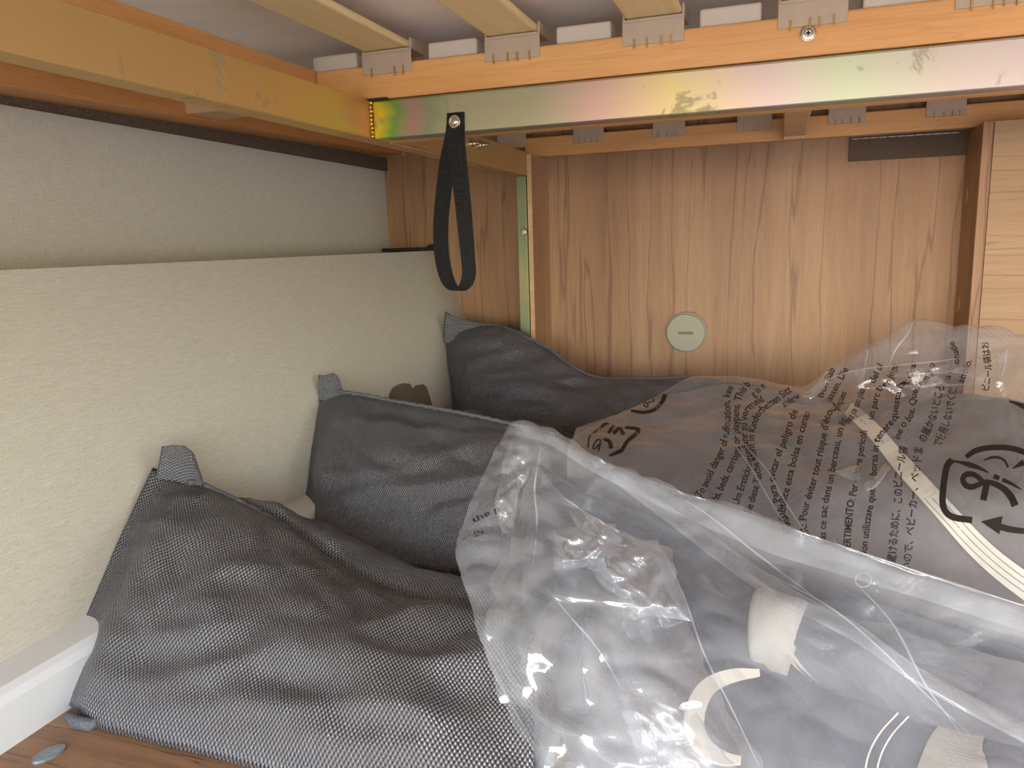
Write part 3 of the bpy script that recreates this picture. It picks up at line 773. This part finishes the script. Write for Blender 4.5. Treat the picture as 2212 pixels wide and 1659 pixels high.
# bundle of awning cloth inside
bd2 = empty('cloth_bundle', (.05, 1.0, .006)); tag(bd2, 'grey folded cloth bundle inside the printed clear plastic bag', 'cloth')
rowsC = [[(1485, 838, 1.34), (1560, 828, 1.37), (1640, 835, 1.38), (1735, 855, 1.37), (1800, 868, 1.34), (1900, 862, 1.32), (1985, 858, 1.30), (2080, 862, 1.27), (2180, 868, 1.24), (2310, 880, 1.22)]]
cc = np.array([[PY(*q) for q in rowsC[0]]])
sub = np.stack([np.array([cr(r, k/9) for k in range(10)]) for r in c2[2:]])
sub = np.array([[offset_ray(p, .035) for p in r] for r in sub])
bo2, bv2, bf2 = lump('bundle', net(np.concatenate([cc, sub]), 80, 60), MT['grey_cloth'], bd2, seed=3.3, amp=.006)
SB2 = Surf(bv2, bf2)
# white webbing crossing the bundle
w = bmesh.new(); strips(w, SB2, [(1700, 835), (1790, 862), (1840, 890), (1890, 935), (1940, 995), (1990, 1050), (2045, 1110), (2110, 1180), (2180, 1240), (2280, 1310)], [14, 26, 30, 34, 40, 42, 46, 50, 54, 58], .006, n=60)
wo = finish(w, 'white_strap', MT['white_webbing'], None); tag(wo, 'white ribbed strap lying under the printed clear plastic film', 'strap')
sm = wo.modifiers.new('thick', 'SOLIDIFY'); sm.thickness = .002
w = bmesh.new()
for o in (-9, 0, 9):
    strips(w, SB2, [(1840+o, 890-o), (1890+o, 935-o), (1940+o, 995-o), (1990+o, 1050-o), (2045+o, 1110-o), (2110+o, 1180-o), (2180+o, 1240-o), (2280+o, 1310-o)], 2.5, .0088, n=60)
finish(w, 'rib', MT['beige_cloth'], wo)

# printed warnings
b = bmesh.new()
TX = [
 ('ARNING: To avoid danger of suffocation, kee', [(1470, 1140), (1490, 1110), (1525, 1057), (1545, 1015), (1570, 960), (1578, 900), (1576, 862), (1585, 836)], 21),
 ('om cribs, beds, carriages or playpens. This b', [(1530, 1125), (1554, 1075), (1576, 1028), (1597, 980), (1598, 957), (1596, 906), (1602, 861), (1622, 830)], 21),
 ('Um Erstickungsgefahr zu vermeid', [(1595, 1092), (1623, 1010), (1624, 984), (1616, 955), (1614, 910), (1620, 886), (1651, 866)], 21),
 ('g is n', [(1629, 859), (1654, 835)], 19),
 ('Sie diese Tasche nicht in Kinderbetten Sitz', [(1622, 1110), (1643, 1039), (1643, 1018), (1630, 963), (1632, 931), (1644, 896), (1680, 868), (1711, 845)], 21),
 ('anderw', [(1694, 880), (1729, 859)], 19),
 ('ENCIA: Para evitar el peligro de', [(1708, 1150), (1692, 1095), (1676, 1055), (1675, 1028), (1687, 984), (1699, 957), (1714, 912), (1724, 888)], 21),
 ('NO utilice esta bolsa en cunas', [(1712, 1142), (1697, 1098), (1707, 1053), (1717, 1010), (1731, 959), (1738, 931), (1750, 890)], 21),
 ("EUR: Pour éviter tout risque d'étouf", [(1755, 1170), (1742, 1130), (1749, 1088), (1760, 1053), (1771, 1008), (1786, 939), (1794, 900), (1812, 878)], 21),
 ('pas ce sac dans un berceau, un lit', [(1783, 1175), (1786, 1110), (1793, 1068), (1800, 1039), (1817, 947), (1830, 905)], 21),
 ('VERTIMENTO: Per evitare pericoli', [(1836, 1195), (1843, 1103), (1849, 1071), (1859, 1016), (1862, 1000), (1873, 931)], 21),
 ('Non utilizzare questa borsa in tenere', [(1871, 1205), (1882, 1112), (1886, 1099), (1892, 1039), (1898, 969), (1903, 948), (1931, 914)], 21),
 ('questa b t des', [(1936, 910), (1949, 838), (1962, 832), (1980, 788)], 19),
 ('nez ce sac plas', [(1835, 916), (1850, 890), (1869, 842)], 19),
 ('del al', [(1889, 829), (1908, 790)], 19),
 ('un parc be n jugu', [(1886, 907), (1904, 844), (1921, 832), (1940, 790)], 19),
 ('ine o box. Quest un jou', [(1943, 950), (1955, 922), (1973, 898), (1983, 845), (2001, 828), (2020, 788)], 20),
 ('避けるために、このビニール袋', [(1934, 1215), (1942, 1118), (1948, 1080), (1949, 1025), (1961, 966)], 21),
 ('いので、ベビーカー、ベッドま', [(1966, 1232), (1975, 1136), (1980, 1090), (1984, 1034), (1993, 967)], 21),
 ('の届かないところ', [(1998, 956), (2022, 903), (2032, 862), (2040, 833)], 20),
 ('na da', [(2050, 827), (2061, 792)], 19),
 ('onatie', [(2072, 786), (2070, 760), (2059, 736)], 18),
 ('で使用しないでくだ', [(2031, 965), (2048, 922), (2058, 890), (2066, 838)], 20),
 ('attolo.', [(2081, 829), (2100, 779)], 19),
 ('ビニール袋はお', [(2135, 844), (2142, 799), (2134, 738)], 18),
 ('tvon Bab', [(1776, 861), (1804, 798)], 19),
 ('lassen. Die', [(1794, 870), (1833, 798)], 19),
 ('paques', [(1811, 886), (1829, 849)], 18),
]
for body, path, size in TX: text_on(b, S2, body, path, size*1.1)
finish(b, 'printed_warning', MT['ink'], pb2)
def z3(p): return [(1800+x/5.369, 950+y/5.369) for x, y in p]
def z4(p): return [(1200+x/5.53, 800+y/5.53) for x, y in p]
b = bmesh.new()
strips(b, S2, z3([(1380, 236), (1320, 300), (1280, 520), (1268, 730), (1310, 840), (1400, 900), (1610, 932)]), 14, .0009)
strips(b, S2, z3([(1340, 238), (1480, 262), (1600, 295), (1700, 330), (1800, 380)]), [4, 5, 12, 8, 2], .0009)
strips(b, S2, z3([(1740, 488), (1640, 405), (1540, 400), (1500, 460), (1540, 530), (1620, 545), (1740, 492)]), [10, 11, 12, 12, 13, 12, 10], .001)
strips(b, S2, z3([(1785, 470), (1765, 580), (1738, 700)]), 14, .0009)
strips(b, S2, z3([(1760, 480), (1870, 510), (1980, 570), (2060, 660), (2110, 765)]), [10, 12, 14, 15, 16], .0010)
strips(b, S2, z3([(1860, 420), (1925, 446)]), 10, .0009)
strips(b, S2, z3([(1960, 462), (2060, 505), (2180, 575)]), [9, 7, 2], .0009)
strips(b, S2, z3([(1540, 200), (1640, 130), (1780, 95), (1950, 88), (2100, 105), (2260, 160)]), [10, 12, 12, 12, 12, 12], .0009)
strips(b, S2, z3([(1745, 240), (1830, 205), (1920, 205), (1990, 245), (2025, 320)]), [3, 5, 5, 5, 5], .0009)
strips(b, S2, z3([(2080, 330), (2212, 260)]), [2, 14], .0009)
strips(b, S2, z3([(1940, 1010), (2060, 1040), (2240, 1062)]), [14, 13, 12], .0010)
finish(b, 'printed_recycling_mark', MT['ink'], pb2)
b = bmesh.new()
strips(b, S2, z4([(860, 468), (950, 488), (1060, 502), (1180, 470), (1275, 370), (1325, 245)]), [4, 7, 7, 7, 9, 9], .0009)
text_on(b, S2, '0-3', [(1200+1085/5.53, 800+455/5.53), (1200+1190/5.53, 800+352/5.53)], 22)
finish(b, 'printed_age_mark', MT['ink'], pb2)
b = bmesh.new(); strips(b, S2, z3([(1716, 948), (1945, 990)]), [1, 40], .0009); finish(b, 'printed_arrow_head', MT['ink'], pb2)
b = bmesh.new(); strips(b, S2, [(2180, 866), (2200, 873), (2240, 890)], [3, 11, 14], .0009); finish(b, 'printed_bar', MT['ink'], pb2)
b = bmesh.new()
strips(b, S2, z4([(640, 640), (590, 640), (530, 695)]), [3, 8, 5], .0009)
strips(b, S2, z4([(530, 690), (450, 745), (400, 800), (390, 920)]), 3, .0009)
strips(b, S2, straight(z4([(700, 650), (630, 750)])), 7, .0009)
strips(b, S2, straight(z4([(690, 752), (765, 680), (815, 765)])), 8, .0009)
strips(b, S2, straight(z4([(830, 680), (950, 692), (1010, 712), (930, 785), (850, 850), (790, 960), (640, 1020)])), [5, 7, 9, 8, 8, 9, 5], .0009)
strips(b, S2, z4([(510, 965), (540, 860), (525, 815), (470, 860), (445, 935), (480, 930), (540, 850)]), 3.5, .0009)
strips(b, S2, z4([(570, 820), (640, 845), (668, 930)]), [5, 9, 9], .0010)
finish(b, 'printed_recycling_mark', MT['ink'], pb2)
# welded fold lines in the film
CREASES = [[(1525, 885), (1570, 940), (1622, 1010), (1660, 1075), (1700, 1140), (1740, 1190)], [(1548, 880), (1600, 950), (1660, 1020), (1700, 1090), (1740, 1150), (1775, 1190)],
           [(1975, 692), (1962, 720), (1935, 755), (1920, 790)], [(1870, 738), (1845, 758), (1817, 778)], [(1870, 740), (1874, 760), (1868, 790)],
           [(1740, 850), (1790, 820), (1850, 800), (1930, 790), (2010, 782), (2070, 775)], [(1830, 845), (1880, 838), (1960, 835), (2050, 832), (2120, 828)]]
for k, cl in enumerate(CREASES):
    b = bmesh.new(); strips(b, S2, cl, [1.2, 3.2, 3.0, 1.2], .0012); finish(b, 'crease', MT['crease'], pb2)

def overlay(name, left, right, mat, off, amp, freq, nu, nv, jit, surf, parent, up=1):
    """a loose layer of film lying on another, between two photo-space edges; up > 1 rounds a coarse crumple"""
    a = smoothpath(left, nv); c = smoothpath(right, nv); g = np.zeros((nv, nu, 3))
    if up > 1:
        wd = np.linalg.norm(a-c, axis=1).mean()*.035
        a = a+np.array([[random.uniform(-wd, wd), random.uniform(-wd, wd)] for _ in a]); c = c+np.array([[random.uniform(-wd, wd), random.uniform(-wd, wd)] for _ in c])
    for j in range(nv):
        for i in range(nu):
            t = i/(nu-1); q = a[j]*(1-t)+c[j]*t
            h = surf.hit(q[0], q[1], 0)
            if h is None: h = g[j, i-1] if i else (g[j-1, i] if j else PY(q[0], q[1], .6))
            e = min(1, 5*min(t, 1-t)+.1)*(min(1, 5*min(j/(nv-1), 1-j/(nv-1))+.15) if up > 1 else 1)
            k = off*(e if up > 1 else 1)+.0015+e*amp*(abs(nz(h, freq, 21))*1.6+.5*abs(nz(h, freq*2.3, 13))-.2)+e*jit*random.uniform(-1, 1)
            g[j, i] = offset_ray(h, -k)
    if up > 1:
        g = net(g, (nu-1)*up+1, (nv-1)*up+1)
    me, _, _ = grid_mesh(name, g)
    return link(name, me, mat, parent, smooth=True)
GF = MT['film_gleam']  # crumpled film laid where the bag gleams, highlights whitened into it
overlay('gleam_fold', [(1838, 803), (1850, 820), (1862, 842)], [(1872, 790), (1868, 812), (1860, 838)], GF, .004, .008, 60, 7, 8, .002, S2, pb2, 3)
overlay('gleam_fold', [(1925, 800), (1990, 795), (2060, 788), (2135, 802)], [(1930, 815), (1995, 812), (2060, 806), (2130, 826)], GF, .004, .008, 50, 6, 22, .0018, S2, pb2, 3)
overlay('gleam_fold', [(1965, 832), (2000, 820), (2035, 814)], [(1968, 842), (2000, 838), (2036, 828)], GF, .004, .006, 60, 5, 12, .0018, S2, pb2, 3)
overlay('gleam_fold', [(1730, 855), (1760, 832), (1785, 805)], [(1752, 862), (1775, 845), (1790, 815)], GF, .004, .006, 60, 6, 10, .0018, S2, pb2, 3)
overlay('gleam_fold', [(1804, 1018), (1835, 1008), (1862, 1002)], [(1806, 1022), (1835, 1036), (1856, 1042)], GF, .003, .005, 60, 5, 8, .0012, S2, pb2, 3)
overlay('gleam_fold', [(1866, 1045), (1890, 1030), (1912, 1000)], [(1870, 1062), (1895, 1050), (1925, 1010)], GF, .003, .005, 60, 5, 8, .0012, S2, pb2, 3)
overlay('gleam_fold', [(2150, 760), (2155, 790), (2152, 815)], [(2178, 752), (2172, 790), (2165, 812)], GF, .004, .006, 60, 6, 8, .0018, S2, pb2, 3)

# ---- front bag
rows1 = [
 [(1108, 916, .80), (1165, 923, .80), (1290, 985, .80), (1450, 1050, .80), (1640, 1112, .79), (1800, 1168, .77), (2000, 1232, .74), (2212, 1302, .70), (2330, 1342, .68)],
 [(1070, 970, .74), (1150, 1000, .735), (1290, 1070, .74), (1450, 1140, .74), (1640, 1210, .73), (1810, 1270, .71), (2010, 1340, .68), (2220, 1410, .65), (2330, 1440, .63)],
 [(1010, 1100, .66), (1110, 1130, .65), (1260, 1170, .65), (1430, 1230, .66), (1640, 1300, .66), (1820, 1365, .64), (2020, 1440, .62), (2230, 1510, .60), (2340, 1540, .58)],
 [(985, 1190, .62), (1100, 1220, .60), (1250, 1250, .59), (1420, 1310, .60), (1630, 1380, .61), (1830, 1450, .60), (2030, 1530, .58), (2240, 1600, .56), (2350, 1630, .55)],
 [(1030, 1340, .56), (1130, 1345, .55), (1265, 1370, .54), (1430, 1410, .55), (1620, 1480, .56), (1830, 1550, .55), (2030, 1630, .53), (2240, 1700, .51), (2350, 1730, .50)],
 [(1085, 1510, .515), (1180, 1520, .505), (1300, 1530, .495), (1450, 1560, .50), (1620, 1620, .50), (1830, 1680, .49), (2040, 1750, .48), (2250, 1820, .46), (2360, 1850, .45)],
 [(1140, 1720, .47), (1230, 1720, .46), (1340, 1720, .45), (1470, 1740, .45), (1640, 1780, .44), (1850, 1830, .43), (2060, 1880, .42), (2270, 1940, .41), (2380, 1960, .40)]]
c1 = np.array([[PY(*q) for q in r] for r in rows1])
bk1 = c1[0].copy(); bk1[:, 1] += .03; bk1[:, 2] = np.maximum(.05, bk1[:, 2]-.06)
pb1 = empty('plastic_bag', (-.05, .55, 0)); tag(pb1, 'crumpled milky clear plastic bag lying in front over the nearest sack', 'plastic bag')
g1 = net(np.concatenate([bk1[None], c1]), 210, 200)
n1 = normals(g1)
if n1[100, 100] @ (EYE-g1[100, 100]) < 0: n1 = -n1
for j in range(g1.shape[0]):
    for i in range(g1.shape[1]):
        p = g1[j, i]; u = i/209; v = j/199
        ridge = abs(nz((p[0]*1.4, p[1], p[2]*.7), 10, 11.0)); r2 = abs(nz(p, 26, 4.0)); r3 = abs(nz(p, 60, 8.0))
        left = max(0, min(1, (.5-u)*4))
        g1[j, i] = p+n1[j, i]*(.010*ridge+.005*r2+left*(.006*r2+.003*r3)-.006)
me, fv1, ff1 = grid_mesh('film', g1)
link('film', me, MT['film_milky'], pb1, smooth=True)
S1 = Surf(fv1, ff1)
g1s = net(c1, 60, 50)
# the two layers of folded film lying over the bag
overlay('folded_layer', [(1290, 985), (1400, 1060), (1560, 1170), (1700, 1265), (1850, 1345), (2000, 1450), (2230, 1570)], [(1330, 1045), (1450, 1135), (1600, 1250), (1720, 1320), (1850, 1390), (2000, 1490), (2230, 1615)], MT['film_fold'], .006, .004, 20, 26, 80, 0, S1, pb1)
overlay('top_hem', [(1120, 918), (1165, 925), (1290, 988), (1450, 1054), (1640, 1116), (1800, 1172), (2000, 1238), (2230, 1310)], [(1140, 950), (1175, 955), (1300, 1030), (1460, 1110), (1650, 1190), (1810, 1240), (2010, 1300), (2230, 1370)], MT['film_milky'], .004, .003, 20, 26, 80, 0, S1, pb1)
overlay('crumpled_neck', [(1160, 1000), (1105, 1130), (1075, 1240), (1048, 1350), (1060, 1440), (1090, 1530), (1120, 1640), (1150, 1720)], [(1290, 1150), (1420, 1165), (1455, 1240), (1490, 1340), (1530, 1440), (1575, 1530), (1620, 1620), (1680, 1720)], MT['film_crumple'], .010, .018, 18, 13, 20, .0035, S1, pb1, 4)
overlay('gathered_tip', [(1112, 930), (1090, 990), (1080, 1040), (1070, 1090), (1085, 1150)], [(1130, 935), (1150, 980), (1140, 1030), (1120, 1070), (1110, 1150)], MT['film_gleam'], .006, .010, 50, 8, 22, .0018, S1, pb1, 3)
overlay('gathered_tuft', [(1170, 1150), (1190, 1170), (1200, 1200), (1195, 1230)], [(1330, 1130), (1340, 1170), (1320, 1190), (1290, 1220)], MT['film_gleam'], .026, .010, 50, 18, 10, .0022, S1, pb1, 3)
overlay('gathered_tuft', [(1260, 1180), (1280, 1230), (1330, 1290), (1370, 1330)], [(1425, 1170), (1450, 1220), (1480, 1290), (1500, 1340)], MT['film_gleam'], .028, .010, 40, 16, 14, .0022, S1, pb1, 3)
overlay('gathered_tuft', [(1340, 1500), (1350, 1560), (1370, 1620), (1400, 1700)], [(1440, 1480), (1520, 1560), (1570, 1640), (1620, 1700)], MT['film_gleam'], .028, .010, 40, 16, 16, .0022, S1, pb1, 3)
for cl in ([(1480, 1080), (1540, 1120), (1640, 1200), (1760, 1290)], [(1170, 960), (1155, 1050), (1160, 1130), (1150, 1230)], [(1420, 1168), (1478, 1290), (1520, 1410), (1580, 1530), (1640, 1655)],
           [(1180, 1270), (1230, 1330), (1290, 1400), (1345, 1490)], [(1640, 1230), (1790, 1310), (1900, 1400), (2000, 1500), (2100, 1590)], [(1850, 1260), (1930, 1350), (2000, 1480), (2080, 1590)]):
    b = bmesh.new(); strips(b, S1, cl, [1, 4, 4, 1], .012); finish(b, 'crease', MT['crease'], pb1)
b = bmesh.new(); strips(b, S1, [(1865+17*math.cos(t*.3), 1253+15*math.sin(t*.3)) for t in range(22)], 2.5, .003, n=40); finish(b, 'air_hole_rim', MT['crease'], pb1)
# faint print on the left flank and the punched air hole
b = bmesh.new()
text_on(b, S1, 'the p', [(1022, 1130), (1050, 1116), (1082, 1102)], 17, .0006); text_on(b, S1, 'EN', [(1026, 1160), (1045, 1152)], 15, .0006)
finish(b, 'printed_text', MT['ink'], pb1)
# contents: two wrapped cloth rolls and a hemmed fold
bd1 = empty('cloth_bundle', (-.05, .5, .006)); tag(bd1, 'slate grey folded cloth inside the crumpled front plastic bag', 'cloth')
sub1 = np.array([[offset_ray(p, .068) for p in r] for r in net(c1[1:], 60, 50)[:, 9:]])
bo1, bv1, bf1 = lump('bundle', sub1, MT['slate_cloth'], bd1, seed=8.8, amp=.008)
SB1 = Surf(bv1, bf1)
def roll(name, a, b_, r0, r1, mat, parent, n=40):
    a = np.array(a); b_ = np.array(b_)
    pts = [a+(b_-a)*k/(n-1)+np.array([0, 0, .002*math.sin(k*.5)]) for k in range(n)]
    rad = [(r0+(r1-r0)*k/(n-1))*(1+.03*math.sin(k*1.3)) for k in range(n)]
    m_ = MB(); m_.tube(pts, rad, 28); return m_.build(name, mat, parent, smooth=True)
ra = PY(1650, 1368, .680); rb = PY(2360, 1600, .632)
rl = empty('cloth_roll', ra); tag(rl, 'rolled grey cloth with a pale beige end band inside the front plastic bag', 'cloth roll')
roll('roll', ra, rb, .036, .040, MT['roll_cloth'], rl)
dvec = (rb-ra)/np.linalg.norm(rb-ra)
roll('end_band', ra-dvec*.004, ra+dvec*.030, .0385, .0388, MT['beige_cloth'], rl, 10)
for off_ in (.034, .040):
    roll('stitch_band', ra+dvec*off_, ra+dvec*(off_+.0014), .0384, .0384, MT['beige_cloth'], rl, 3)
b = bmesh.new(); strips(b, SB1, [(1965, 1545), (1925, 1590), (1900, 1640), (1890, 1700)], 4, .004); strips(b, SB1, [(1940, 1540), (1900, 1585), (1875, 1635), (1865, 1700)], 4, .004)
finish(b, 'stitching', MT['white_webbing'], bd1)
b = bmesh.new(); strips(b, SB1, [(2120, 1550), (2075, 1600), (2060, 1660), (2060, 1740)], [40, 120, 160, 180], .003); finish(b, 'hem', MT['beige_cloth'], bd1)
b = bmesh.new(); strips(b, SB1, [(1640, 1455), (1580, 1462), (1530, 1485), (1503, 1530), (1500, 1575), (1520, 1615), (1560, 1640), (1600, 1645)], [14, 26, 34, 42, 44, 40, 32, 16], .035, n=50)
wl2 = finish(b, 'white_strap', MT['white_webbing'], None); tag(wl2, 'curled white strap end inside the crumpled front plastic bag', 'strap')
sm = wl2.modifiers.new('thick', 'SOLIDIFY'); sm.thickness = .002
SC.cycles.transparent_max_bounces = 24
